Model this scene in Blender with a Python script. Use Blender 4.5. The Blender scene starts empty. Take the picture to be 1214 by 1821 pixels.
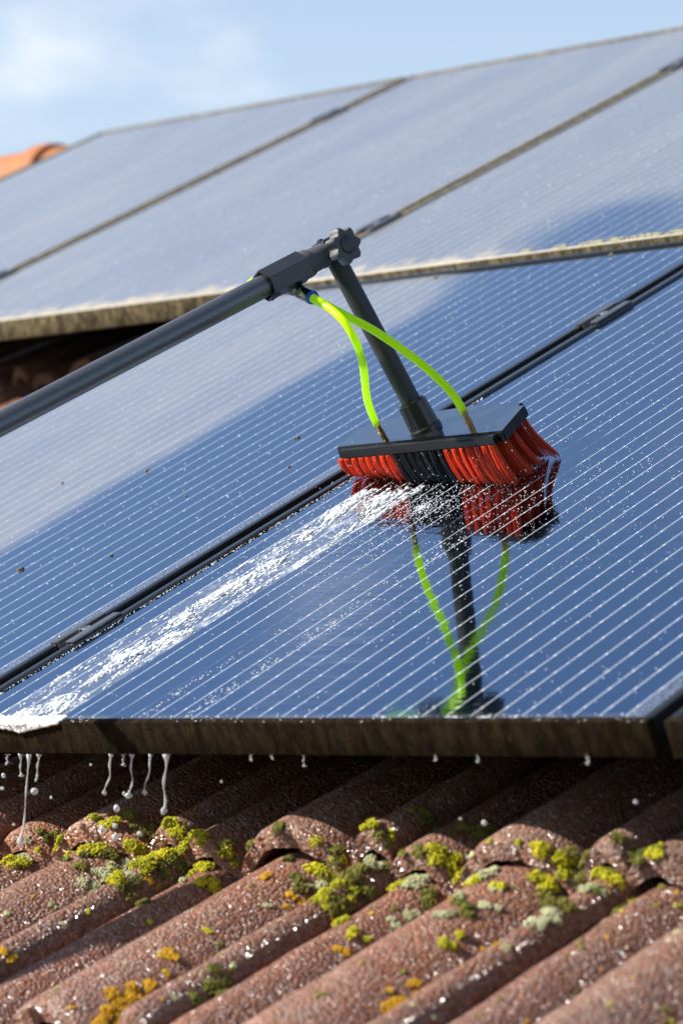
import bpy, bmesh, math, random
import numpy as np
from mathutils import Vector, Matrix
from mathutils.bvhtree import BVHTree

C = bpy.context.scene.collection
rad = math.radians
random.seed(7)
rng = np.random.default_rng(7)

# ------------------------------------------------------------------ camera
SLOPE = 0.4441                       # roof pitch 25.4 degrees
PITCH, YAW = 0.0647, 0.7579
CAM = Vector((2.878, -2.3824, -0.004))
FPX = 5923.7                         # focal length in pixels of the 1214 x 1821 photograph
scn = bpy.context.scene
fw = Vector((-math.sin(YAW) * math.cos(PITCH), math.cos(YAW) * math.cos(PITCH), math.sin(PITCH)))
rt = Vector((math.cos(YAW), math.sin(YAW), 0))
up = rt.cross(fw)
cam = bpy.data.cameras.new('camera')
cam_ob = bpy.data.objects.new('camera', cam)
C.objects.link(cam_ob)
cam_ob.matrix_world = Matrix((
    (rt.x, up.x, -fw.x, CAM.x), (rt.y, up.y, -fw.y, CAM.y), (rt.z, up.z, -fw.z, CAM.z), (0, 0, 0, 1)))
cam.sensor_fit = 'VERTICAL'
cam.sensor_height = 36
cam.lens = FPX / 1821 * 36
cam.clip_start = 0.05
cam.clip_end = 3000
cam.dof.use_dof = True
cam.dof.focus_distance = 3.92
cam.dof.aperture_fstop = 6.6
scn.camera = cam_ob

# ------------------------------------------------------------------ roof frame: s along the eave, t up the slope, n off the panels
ROOF = Matrix.Rotation(SLOPE, 4, 'X')
RI = ROOF.inverted()
CQ = RI @ CAM
def ray(x, y):
    return RI.to_3x3() @ (fw + rt * ((x - 607) / FPX) - up * ((y - 910.5) / FPX))
def P(x, y, n=0.0):
    """roof-frame point seen at photo pixel x, y at height n over the panels"""
    d = ray(x, y)
    return CQ + d * ((n - CQ.z) / d.z)

# ------------------------------------------------------------------ light
SUN_STN = Vector((-0.55, -0.28, 0.78)).normalized()
sun_dir = (ROOF.to_3x3() @ SUN_STN).normalized()
SUN_EL = math.asin(sun_dir.z)
SUN_AZ = math.atan2(sun_dir.x, sun_dir.y)       # clockwise from +Y
world = bpy.data.worlds.new('World')
scn.world = world
world.use_nodes = True
wn, wl = world.node_tree.nodes, world.node_tree.links
wn.clear()
sky = wn.new('ShaderNodeTexSky')
sky.sky_type = 'NISHITA'
sky.sun_disc = False
sky.sun_elevation = SUN_EL
sky.sun_rotation = SUN_AZ
sky.altitude = 0
sky.air_density = 1.0
sky.dust_density = 0.6
sky.ozone_density = 2.2
tc = wn.new('ShaderNodeTexCoord')
mp = wn.new('ShaderNodeMapping')
mp.inputs['Scale'].default_value = (1.0, 1.0, 2.6)
mp.inputs['Location'].default_value = (1.4, 0.2, 0.1)
cn = wn.new('ShaderNodeTexNoise')
cn.inputs['Scale'].default_value = 7.5
cn.inputs['Detail'].default_value = 8
cn.inputs['Roughness'].default_value = 0.55
cr = wn.new('ShaderNodeMapRange')
cr.interpolation_type = 'SMOOTHSTEP'
cr.inputs['From Min'].default_value = 0.50
cr.inputs['From Max'].default_value = 0.80
cr.inputs['To Max'].default_value = 0.75
cmx = wn.new('ShaderNodeMixRGB')
cmx.inputs['Color2'].default_value = (6.6, 6.6, 6.6, 1)
bg = wn.new('ShaderNodeBackground')
bg.inputs['Strength'].default_value = 0.080
wo = wn.new('ShaderNodeOutputWorld')
wl.new(tc.outputs['Generated'], mp.inputs['Vector'])
wl.new(mp.outputs[0], cn.inputs['Vector'])
wl.new(cn.outputs['Fac'], cr.inputs['Value'])
wl.new(cr.outputs[0], cmx.inputs['Fac'])
# low haze that whitens the sky towards the horizon
sz = wn.new('ShaderNodeSeparateXYZ')
hz = wn.new('ShaderNodeMapRange')
hz.interpolation_type = 'SMOOTHSTEP'
for k_, v_ in (('From Min', 0.50), ('From Max', 0.02), ('To Min', 0.0), ('To Max', 0.66)):
    hz.inputs[k_].default_value = v_
hmx = wn.new('ShaderNodeMixRGB')
hmx.inputs['Color2'].default_value = (3.7, 4.15, 4.75, 1)
wl.new(tc.outputs['Generated'], sz.inputs[0])
wl.new(sz.outputs['Z'], hz.inputs['Value'])
wl.new(hz.outputs[0], hmx.inputs['Fac'])
wl.new(sky.outputs[0], hmx.inputs['Color1'])
wl.new(hmx.outputs[0], cmx.inputs['Color1'])
wl.new(cmx.outputs[0], bg.inputs['Color'])
wl.new(bg.outputs[0], wo.inputs['Surface'])

sun = bpy.data.lights.new('sun', 'SUN')
sun.energy = 4.7
sun.angle = rad(0.53)
sun.color = (1.0, 0.95, 0.87)
sun_ob = bpy.data.objects.new('sun', sun)
C.objects.link(sun_ob)
sun_ob.rotation_euler = sun_dir.to_track_quat('Z', 'Y').to_euler()
sun_ob.location = (-6, -3, 8)

vs = scn.view_settings
vs.view_transform = 'Standard'
vs.look = 'None'
vs.gamma = 1
vs.exposure = 1.24
vs.use_curve_mapping = False
scn.render.engine = 'CYCLES'
scn.cycles.use_denoising = True
scn.cycles.max_bounces = 8
scn.cycles.sample_clamp_indirect = 6

# ------------------------------------------------------------------ node helpers
class NT:
    def __init__(self, name):
        self.m = bpy.data.materials.new(name)
        self.m.use_nodes = True
        self.n, self.l = self.m.node_tree.nodes, self.m.node_tree.links
        self.n.clear()
        self.out = self.n.new('ShaderNodeOutputMaterial')
    def set(self, sock, v):
        if isinstance(v, bpy.types.NodeSocket):
            self.l.new(v, sock)
        elif isinstance(v, (tuple, list)) and len(v) == 3 and sock.type == 'RGBA':
            sock.default_value = (*v, 1)
        else:
            sock.default_value = v
    def math(self, op, a, b=0.0, c=0.0, clamp=False):
        x = self.n.new('ShaderNodeMath')
        x.operation = op
        x.use_clamp = clamp
        for i, v in enumerate((a, b, c)):
            self.set(x.inputs[i], v)
        return x.outputs[0]
    def step(self, v, a, b, lo=0.0, hi=1.0):
        x = self.n.new('ShaderNodeMapRange')
        x.interpolation_type = 'SMOOTHSTEP'
        self.set(x.inputs['Value'], v)
        for k, q in (('From Min', a), ('From Max', b), ('To Min', lo), ('To Max', hi)):
            x.inputs[k].default_value = q
        return x.outputs[0]
    def mix(self, f, a, b):
        x = self.n.new('ShaderNodeMixRGB')
        for k, v in (('Fac', f), ('Color1', a), ('Color2', b)):
            self.set(x.inputs[k], v)
        return x.outputs[0]
    def noise(self, vec, scale, detail=4, rough=0.5, dist=0.0):
        x = self.n.new('ShaderNodeTexNoise')
        if vec is not None:
            self.l.new(vec, x.inputs['Vector'])
        x.inputs['Scale'].default_value = scale
        x.inputs['Detail'].default_value = detail
        x.inputs['Roughness'].default_value = rough
        x.inputs['Distortion'].default_value = dist
        return x.outputs['Fac']
    def voro(self, vec, scale, out='Distance', rnd=1.0):
        x = self.n.new('ShaderNodeTexVoronoi')
        if vec is not None:
            self.l.new(vec, x.inputs['Vector'])
        x.inputs['Scale'].default_value = scale
        x.inputs['Randomness'].default_value = rnd
        return x.outputs[out]
    def scale(self, vec, s):
        x = self.n.new('ShaderNodeVectorMath')
        x.operation = 'MULTIPLY'
        self.l.new(vec, x.inputs[0])
        x.inputs[1].default_value = s
        return x.outputs[0]
    def obj(self):
        return self.n.new('ShaderNodeTexCoord').outputs['Object']
    def roof(self):
        """position in the roof frame (s, t, n)"""
        g = self.n.new('ShaderNodeNewGeometry')
        v = self.n.new('ShaderNodeVectorRotate')
        v.rotation_type = 'X_AXIS'
        self.l.new(g.outputs['Position'], v.inputs['Vector'])
        v.inputs['Angle'].default_value = -SLOPE
        return v.outputs[0]
    def xyz(self, v):
        x = self.n.new('ShaderNodeSeparateXYZ')
        self.l.new(v, x.inputs[0])
        return x.outputs
    def bump(self, h, strength, dist, normal=None):
        x = self.n.new('ShaderNodeBump')
        self.set(x.inputs['Strength'], strength)
        x.inputs['Distance'].default_value = dist
        self.l.new(h, x.inputs['Height'])
        if normal is not None:
            self.l.new(normal, x.inputs['Normal'])
        return x.outputs[0]
    def bsdf(self, **kw):
        x = self.n.new('ShaderNodeBsdfPrincipled')
        names = dict(color='Base Color', rough='Roughness', metal='Metallic', ior='IOR', normal='Normal', spec='Specular IOR Level',
                     coat='Coat Weight', coat_rough='Coat Roughness', coat_normal='Coat Normal', coat_ior='Coat IOR', trans='Transmission Weight',
                     sss='Subsurface Weight', sss_r='Subsurface Radius', sss_s='Subsurface Scale', aniso='Anisotropic')
        for k, v in kw.items():
            self.set(x.inputs[names[k]], v)
        return x.outputs[0]
    def add(self, f, a, b):
        x = self.n.new('ShaderNodeMixShader')
        self.set(x.inputs[0], f)
        self.l.new(a, x.inputs[1])
        self.l.new(b, x.inputs[2])
        return x.outputs[0]
    def node(self, kind, **kw):
        x = self.n.new(kind)
        for k, v in kw.items():
            self.set(x.inputs[k], v)
        return x.outputs[0]
    def done(self, sh):
        self.l.new(sh, self.out.inputs['Surface'])
        return self.m

# ------------------------------------------------------------------ materials
def mat_plain(name, color, rough=0.5, var=0.15, scale=60, bump=0.0, **kw):
    t = NT(name)
    o = t.obj()
    n = t.noise(o, scale, 5, 0.6)
    c = t.mix(n, tuple(x * (1 - var) for x in color), tuple(min(1, x * (1 + var)) for x in color))
    if bump:
        kw['normal'] = t.bump(t.noise(o, scale * 4, 4, 0.6), bump, 0.002)
    r = t.step(n, 0.2, 0.8, max(0, rough - 0.06), rough + 0.08)
    return t.done(t.bsdf(color=c, rough=r, **kw))

def mat_panel():
    t = NT('solar_glass')
    o = t.xyz(t.obj())
    rv = t.roof()
    r = t.xyz(rv)
    s, tt = r[0], r[1]
    # printed conductors and cells under the glass (panel coordinates)
    a = t.math('SUBTRACT', o[0], 0.023)
    cell = t.math('MODULO', a, 0.158)
    inl = t.math('ABSOLUTE', t.math('SUBTRACT', t.math('MODULO', cell, 0.0312), 0.0156))
    line = t.math('LESS_THAN', inl, 0.00085)
    inside = t.math('MULTIPLY', t.math('LESS_THAN', cell, 0.1555),
                    t.math('MULTIPLY', t.math('GREATER_THAN', a, 0), t.math('LESS_THAN', a, 0.947)))
    b = t.math('SUBTRACT', o[1], 0.020)
    rowc = t.math('MODULO', b, 0.1612)
    inrow = t.math('MULTIPLY', t.math('GREATER_THAN', b, 0), t.math('LESS_THAN', b, 1.606))
    line = t.math('MULTIPLY', t.math('MULTIPLY', line, inside), inrow)
    solder = t.math('LESS_THAN', t.math('ABSOLUTE', t.math('SUBTRACT', t.math('MODULO', b, 0.0403), 0.02)), 0.0022)
    cellgap = t.math('LESS_THAN', rowc, 0.0016)
    cellc = t.mix(t.noise(t.obj(), 3.0, 2), (0.065, 0.15, 0.28), (0.08, 0.175, 0.32))
    col = t.mix(cellgap, cellc, (0.05, 0.10, 0.19))
    linec = t.mix(solder, t.mix(t.noise(t.scale(t.obj(), (200, 9, 1)), 1.0, 3), (0.26, 0.29, 0.34), (0.46, 0.49, 0.54)), (0.75, 0.76, 0.76))
    col = t.mix(line, col, linec)
    # water film: fine ripples that break the mirror image up near the brush
    rip = t.noise(t.scale(rv, (28, 150, 1)), 1.0, 3, 0.55, 0.4)
    rip2 = t.noise(t.scale(rv, (9, 38, 1)), 1.0, 2, 0.5)
    wet = t.math('MULTIPLY', t.step(s, -0.02, 0.06), t.step(s, 0.95, 0.6))
    h = t.math('ADD', t.math('MULTIPLY', rip, 0.35), rip2)
    ds = t.math('DIVIDE', t.math('SUBTRACT', s, 0.27), 0.20)
    dt = t.math('DIVIDE', t.math('SUBTRACT', tt, 0.60), 0.12)
    near = t.math('SQRT', t.math('ADD', t.math('MULTIPLY', ds, ds), t.math('MULTIPLY', dt, dt)))
    near = t.step(near, 1.5, 0.3)
    bs = t.math('ADD', t.math('MULTIPLY', wet, 0.05), t.math('MULTIPLY', near, 0.17))
    bs = t.math('ADD', bs, 0.006)
    nrm = t.bump(h, bs, 0.004)
    # dust film with the edges the brush left
    wob = t.math('MULTIPLY', t.math('SUBTRACT', t.noise(t.scale(rv, (9, 3, 1)), 1.0, 4), 0.5), 0.075)
    fine = t.noise(t.scale(rv, (70, 16, 1)), 1.0, 5, 0.65)
    s2 = t.math('ADD', s, wob)
    row1 = t.math('LESS_THAN', tt, 1.672)
    edge1 = t.math('ADD', s2, t.math('MULTIPLY', t.step(tt, 1.45, 1.70), 0.09))
    d1 = t.step(edge1, -0.420, -0.490)
    d1 = t.math('ADD', d1, t.math('MULTIPLY', t.step(tt, 0.030, 0.010), t.step(fine, 0.3, 0.6, 0.25, 0.75)), clamp=True)
    t2 = t.math('ADD', tt, t.math('MULTIPLY', wob, 1.2))
    clean2 = t.math('MULTIPLY', t.step(s2, -0.60, -0.40), t.step(t2, 2.03, 1.86))
    d2 = t.math('SUBTRACT', 1.0, t.math('MULTIPLY', clean2, 0.9))
    dust = t.math('ADD', t.math('MULTIPLY', d1, row1), t.math('MULTIPLY', d2, t.math('SUBTRACT', 1.0, row1)))
    cake_e = t.math('ADD', tt, t.math('MULTIPLY', t.math('SUBTRACT', t.noise(t.scale(rv, (22, 14, 1)), 1.0, 6, 0.7), 0.5), 0.30))
    cake = t.math('MULTIPLY', t.math('MULTIPLY', t.step(cake_e, 1.765, 1.70), t.math('SUBTRACT', 1.0, row1)), d2)
    speck = t.math('MULTIPLY', t.step(t.voro(t.scale(rv, (1, 1, 0)), 26), 0.075, 0.05), t.step(t.voro(t.scale(rv, (1, 1, 0)), 26, 'Color'), 0.72, 0.76))
    amt = t.math('MULTIPLY', dust, t.math('MULTIPLY', t.step(fine, 0.2, 0.8, 0.34, 0.48), t.step(t.noise(t.scale(rv, (7, 1.3, 1)), 1.0, 4, 0.6), 0.3, 0.7, 0.80, 1.12)))
    amt = t.math('ADD', amt, t.math('MULTIPLY', cake, t.step(fine, 0.25, 0.7, 0.25, 0.55)), clamp=True)
    amt = t.math('MAXIMUM', amt, t.math('MULTIPLY', speck, t.math('MULTIPLY', dust, 0.75)))
    # glittering grit along the frame beside the gap
    gs = t.math('SUBTRACT', o[0], 0.992)
    grit = t.math('MULTIPLY', t.step(gs, -0.042, -0.034), t.step(t.noise(rv, 520, 2, 0.6), 0.50, 0.62))
    grit = t.math('MULTIPLY', grit, t.math('MULTIPLY', t.step(tt, 0.98, 0.75), row1))
    amt = t.math('MAXIMUM', amt, t.math('MULTIPLY', grit, 0.8))
    grey = t.math('MINIMUM', dust, 1.0)
    glass = t.bsdf(color=col, rough=t.step(grey, 0, 1, 0.05, 0.24), metal=t.math('SUBTRACT', 1.0, line), normal=nrm, coat=1.0, coat_rough=t.step(grey, 0, 1, 0.02, 0.22), coat_normal=nrm)
    dcol = t.mix(cake, (0.225, 0.232, 0.240), (0.32, 0.28, 0.21))
    dsh = t.bsdf(color=dcol, rough=0.75, spec=0.3)
    return t.done(t.add(amt, glass, dsh))

def mat_frame(name, dirt, face=(0.0060, 0.0038, 0.0018), topdust=0.0):
    t = NT(name)
    rv = t.roof()
    n = t.noise(rv, 45, 6, 0.7)
    n2 = t.noise(t.scale(rv, (60, 60, 18)), 1.0, 5, 0.7)
    g = t.n.new('ShaderNodeNewGeometry')
    col = t.mix(n, (0.006, 0.0065, 0.008), (0.014, 0.015, 0.017))
    d = t.step(n2, 0.62 - dirt * 0.5, 0.80 - dirt * 0.35)
    dc = t.mix(t.step(t.noise(t.scale(rv, (70, 70, 26)), 1.0, 6, 0.75), 0.40, 0.66), face, tuple(x * 4.2 for x in face))
    dc = t.mix(t.step(t.noise(t.scale(rv, (130, 130, 50)), 1.0, 5, 0.7), 0.56, 0.66), dc, tuple(x * 5 for x in (face[0], face[1] * 1.05, face[2] * 0.5)))
    col = t.mix(d, col, dc)
    if topdust:
        nr = t.n.new('ShaderNodeVectorRotate')
        nr.rotation_type = 'X_AXIS'
        t.l.new(g.outputs['Normal'], nr.inputs['Vector'])
        nr.inputs['Angle'].default_value = -SLOPE
        upf = t.math('MULTIPLY', t.step(t.xyz(nr.outputs[0])[2], 0.6, 0.9), t.step(t.noise(rv, 60, 5, 0.7), 0.25, 0.55, 0.45, 0.95))
        col = t.mix(t.math('MULTIPLY', upf, topdust), col, (0.46, 0.42, 0.35))
        d = t.math('MAXIMUM', d, t.math('MULTIPLY', upf, topdust))
    r = t.step(d, 0.0, 1.0, 0.22, 0.85)
    return t.done(t.bsdf(color=col, rough=r, normal=t.bump(t.noise(rv, 400, 4, 0.7), 0.7 * dirt, 0.004), spec=t.step(d, 0.0, 1.0, 0.5, 0.04)))

FACET = 1.9
def mat_tile():
    t = NT('tile_concrete')
    o = t.obj()
    oi = t.n.new('ShaderNodeObjectInfo').outputs['Random']
    off = t.n.new('ShaderNodeVectorMath')
    off.operation = 'ADD'
    t.l.new(o, off.inputs[0])
    cmb = t.n.new('ShaderNodeCombineXYZ')
    for i in range(3):
        t.l.new(t.math('MULTIPLY', oi, (9.0, 5.0, 3.0)[i]), cmb.inputs[i])
    t.l.new(cmb.outputs[0], off.inputs[1])
    v = off.outputs[0]
    big = t.noise(v, 9, 5, 0.6)
    med = t.noise(v, 38, 6, 0.7)
    fin = t.noise(v, 260, 4, 0.7)
    col = t.mix(big, (0.135, 0.040, 0.014), (0.27, 0.088, 0.030))
    tone = t.math('FRACT', t.math('MULTIPLY', oi, 7.31))
    col = t.mix(t.step(tone, 0.55, 1.0, 0, 0.75), col, (0.40, 0.125, 0.032))      # fresher orange tiles
    col = t.mix(t.step(tone, 0.40, 0.0, 0, 0.55), col, (0.135, 0.085, 0.068))     # sooty grey tiles
    col = t.mix(t.math('MULTIPLY', t.step(t.noise(t.scale(v, (14, 2.5, 14)), 1.0, 5, 0.65), 0.52, 0.68), 0.6), col, (0.06, 0.03, 0.022))   # runoff stains
    col = t.mix(t.step(fin, 0.40, 0.70), col, (0.125, 0.045, 0.032))
    col = t.mix(t.math('MULTIPLY', t.step(med, 0.50, 0.68), 0.34), col, (0.21, 0.155, 0.12))      # grey lichen film
    col = t.mix(t.math('MULTIPLY', t.step(t.noise(v, 17, 6, 0.75), 0.60, 0.70), 0.7), col, (0.075, 0.062, 0.05))
    col = t.mix(t.math('MULTIPLY', t.step(t.noise(v, 24, 6, 0.75, 0.6), 0.66, 0.72), 0.8), col, (0.30, 0.24, 0.05))
    def dome(sc):
        d = t.voro(v, sc)
        return t.math('SUBTRACT', 1.0, t.math('MULTIPLY', t.math('MULTIPLY', d, d), 2.2))
    gcol = t.voro(v, 250, 'Color')
    gx = t.xyz(gcol)
    col = t.mix(t.math('MULTIPLY', t.step(gx[0], 0.55, 0.9), 0.55), col, (0.25, 0.125, 0.07))
    col = t.mix(t.math('MULTIPLY', t.step(gx[1], 0.6, 0.9), 0.6), col, (0.05, 0.024, 0.018))
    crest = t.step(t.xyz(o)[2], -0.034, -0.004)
    col = t.mix(t.math('MULTIPLY', crest, t.step(med, 0.35, 0.6, 0.02, 0.26)), col, (0.30, 0.205, 0.15))      # paler, patchy tone towards the tops of the rolls
    h = t.math('ADD', t.math('ADD', dome(250), t.math('MULTIPLY', dome(480), 0.35)), t.math('MULTIPLY', med, 1.2))
    n1 = t.bump(h, 0.8, 0.0016)
    # wet sand grains: every grain a little facet with its own tilt
    def vm(op, a_, b_):
        x = t.n.new('ShaderNodeVectorMath')
        x.operation = op
        for i_, q_ in enumerate((a_, b_)):
            if q_ is not None:
                t.set(x.inputs[i_], q_)
        return x.outputs[0]
    facet = vm('MULTIPLY', vm('SUBTRACT', t.voro(v, 470, 'Color'), (0.5, 0.5, 0.5)), (FACET, FACET, FACET))
    n2 = vm('NORMALIZE', vm('ADD', n1, facet), None)
    sp = t.step(t.noise(v, 120, 3, 0.6), 0.40, 0.62, 0.1, 0.85)
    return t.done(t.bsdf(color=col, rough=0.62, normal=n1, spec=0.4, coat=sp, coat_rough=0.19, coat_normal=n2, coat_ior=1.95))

def mat_moss(name, a, b):
    t = NT(name)
    o = t.obj()
    col = t.mix(t.step(t.noise(o, 70, 5, 0.7), 0.32, 0.68), a, b)
    dif = t.bsdf(color=col, rough=0.8, spec=0.25)
    tr = t.node('ShaderNodeBsdfTranslucent', Color=col)
    return t.done(t.add(0.25, dif, tr))

def mat_bristle(name, col, tr):
    t = NT(name)
    o = t.obj()
    c = t.mix(t.noise(t.scale(o, (1, 1, 0.25)), 170, 3), tuple(x * 0.8 for x in col), tuple(min(1, x * 1.15) for x in col))
    d = t.bsdf(color=c, rough=0.38, spec=0.5)
    x = t.node('ShaderNodeBsdfTranslucent', Color=c)
    return t.done(t.add(tr, d, x))

def mat_hose():
    t = NT('hose_neon')
    col = t.mix(t.noise(t.obj(), 40, 3), (0.66, 0.95, 0.0), (0.75, 1.0, 0.0))
    d = t.bsdf(color=col, rough=0.25, spec=0.4)
    x = t.node('ShaderNodeBsdfTranslucent', Color=(0.74, 1.0, 0.0))
    return t.done(t.add(0.5, d, x))

def mat_carbon():
    t = NT('carbon_tube')
    o = t.xyz(t.obj())
    an = t.math('ARCTAN2', o[1], o[0])
    u = t.math('MULTIPLY', an, 22 / 6.28318 * 2)
    v = t.math('MULTIPLY', o[2], 330)
    w = t.math('SINE', t.math('MULTIPLY', t.math('ADD', u, v), 1.5708 * 2))
    w2 = t.math('SINE', t.math('MULTIPLY', t.math('SUBTRACT', u, v), 1.5708))
    wv = t.step(t.math('ADD', w, t.math('MULTIPLY', w2, 0.4)), -0.8, 0.8)
    col = t.mix(wv, (0.085, 0.084, 0.083), (0.14, 0.138, 0.136))
    col = t.mix(t.step(t.noise(t.obj(), 30, 5, 0.7), 0.55, 0.8, 0, 0.5), col, (0.06, 0.06, 0.058))
    return t.done(t.bsdf(color=col, metal=0.8, rough=t.step(wv, 0, 1, 0.36, 0.46), spec=0.6, coat=1.0, coat_rough=0.34, normal=t.bump(wv, 0.12, 0.001)))

def mat_water(name, col, trans, rough=0.08):
    t = NT(name)
    return t.done(t.bsdf(color=col, rough=rough, trans=trans, ior=1.33, spec=0.7))

M_panel = mat_panel()
M_frame = mat_frame('frame_black_metal', 0.12)
M_frame_dirty = mat_frame('frame_dirty_metal', 1.0)
M_frame_dusty = mat_frame('frame_dusty_metal', 0.75, (0.05, 0.044, 0.034), 0.25)
M_frame_caked = mat_frame('frame_caked_metal', 1.0, (0.050, 0.040, 0.025), 0.95)
M_clampm = mat_plain('clamp_grey_metal', (0.16, 0.16, 0.17), 0.33, 0.2, 40, metal=0.8)
M_bolt = mat_plain('bolt_steel', (0.62, 0.61, 0.6), 0.3, 0.1, 90, metal=1.0)
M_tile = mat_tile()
M_moss = mat_moss('moss_green', (0.24, 0.25, 0.012), (0.64, 0.57, 0.02))
M_moss_dark = mat_moss('moss_olive', (0.07, 0.08, 0.014), (0.26, 0.23, 0.04))
M_moss_pale = mat_moss('moss_pale', (0.30, 0.30, 0.13), (0.55, 0.54, 0.34))
M_lichen = mat_moss('lichen_yellow', (0.45, 0.22, 0.008), (0.62, 0.36, 0.02))
M_ridge = mat_plain('ridge_clay', (0.28, 0.095, 0.022), 0.75, 0.7, 22, bump=0.4)
M_red = mat_bristle('bristle_red', (1.0, 0.16, 0.055), 0.62)
M_blk_b = mat_bristle('bristle_black', (0.010, 0.010, 0.011), 0.1)
M_hose = mat_hose()
M_carbon = mat_carbon()
M_plastic = mat_plain('plastic_black', (0.018, 0.018, 0.019), 0.34, 0.2, 50, bump=0.08)
M_gloss = mat_plain('plastic_gloss', (0.012, 0.012, 0.013), 0.14, 0.2, 30)
M_plate = mat_plain('plate_wet_black', (0.013, 0.0135, 0.015), 0.07, 0.2, 45, metal=0.0, spec=1.0, coat=1.0, coat_rough=0.04)
M_matte = mat_plain('plastic_matte_black', (0.007, 0.007, 0.0075), 0.5, 0.3, 60, bump=0.1, spec=0.2)
M_stub = mat_plain('stub_black', (0.022, 0.022, 0.023), 0.42, 0.2, 60, bump=0.05, spec=0.4)
M_block = mat_plain('block_black', (0.02, 0.02, 0.022), 0.24, 0.2, 60, bump=0.06, spec=0.7)
M_rubber = mat_plain('rubber_black', (0.055, 0.055, 0.057), 0.55, 0.2, 80, bump=0.15)
M_brass = mat_plain('brass_worn', (0.42, 0.27, 0.10), 0.35, 0.3, 120, metal=1.0)
M_blue = mat_plain('collar_blue', (0.01, 0.09, 0.55), 0.3, 0.1, 60)
M_foam = mat_plain('foam_white', (0.88, 0.89, 0.90), 0.45, 0.05, 300, spec=0.5)
def mat_film():
    t = NT('foam_film')
    rv = t.roof()
    q = t.xyz(rv)
    mot = t.noise(t.scale(rv, (150, 34, 1)), 1.0, 6, 0.68, 0.8)
    big = t.noise(t.scale(rv, (26, 13, 1)), 1.0, 3, 0.5, 0.6)
    e = t.math('MULTIPLY', t.step(q[0], 0.0785, 0.083), t.step(q[0], 0.1925, 0.190))
    e = t.math('MULTIPLY', e, t.step(q[1], 0.675, 0.62))
    rim = t.math('ADD', t.step(q[0], 0.165, 0.182, 0, 0.06), t.step(q[0], 0.092, 0.083, 0, 0.04))
    v = t.math('ADD', t.math('ADD', t.math('MULTIPLY', mot, 0.62), t.math('MULTIPLY', big, 0.42)), rim)
    a = t.math('MULTIPLY', t.step(v, 0.53, 0.84, 0.04, 0.85), e)
    w = t.bsdf(color=(0.86, 0.87, 0.89), rough=0.5, normal=t.bump(mot, 0.4, 0.002))
    return t.done(t.add(a, t.node('ShaderNodeBsdfTransparent'), w))
M_film = mat_film()
M_drop = mat_water('water_drop', (0.95, 0.96, 0.98), 0.45)
M_drip = mat_water('water_foamy', (0.95, 0.96, 0.97), 0.72, 0.10)
M_dirt = mat_plain('dirt_speck', (0.12, 0.10, 0.07), 0.8, 0.4, 200)
M_wall = mat_plain('wall_render', (0.55, 0.52, 0.46), 0.85, 0.12, 8, bump=0.2)
M_felt = mat_plain('roof_felt', (0.03, 0.026, 0.022), 0.9, 0.2, 20)
M_lawn = mat_plain('lawn_green', (0.035, 0.055, 0.015), 0.9, 0.4, 0.7)
M_splash = mat_plain('moss_lump_grey', (0.30, 0.28, 0.17), 0.9, 0.5, 150)

# ------------------------------------------------------------------ mesh builder
ICO = {}
for k in (1, 2):
    b_ = bmesh.new()
    bmesh.ops.create_icosphere(b_, subdivisions=k, radius=1)
    b_.verts.ensure_lookup_table()
    ICO[k] = (np.array([v.co for v in b_.verts]), np.array([[v.index for v in f.verts] for f in b_.faces]))
    b_.free()

def frame_of(axis):
    a = Vector(axis).normalized()
    x = a.orthogonal().normalized()
    return x, a.cross(x), a

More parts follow.
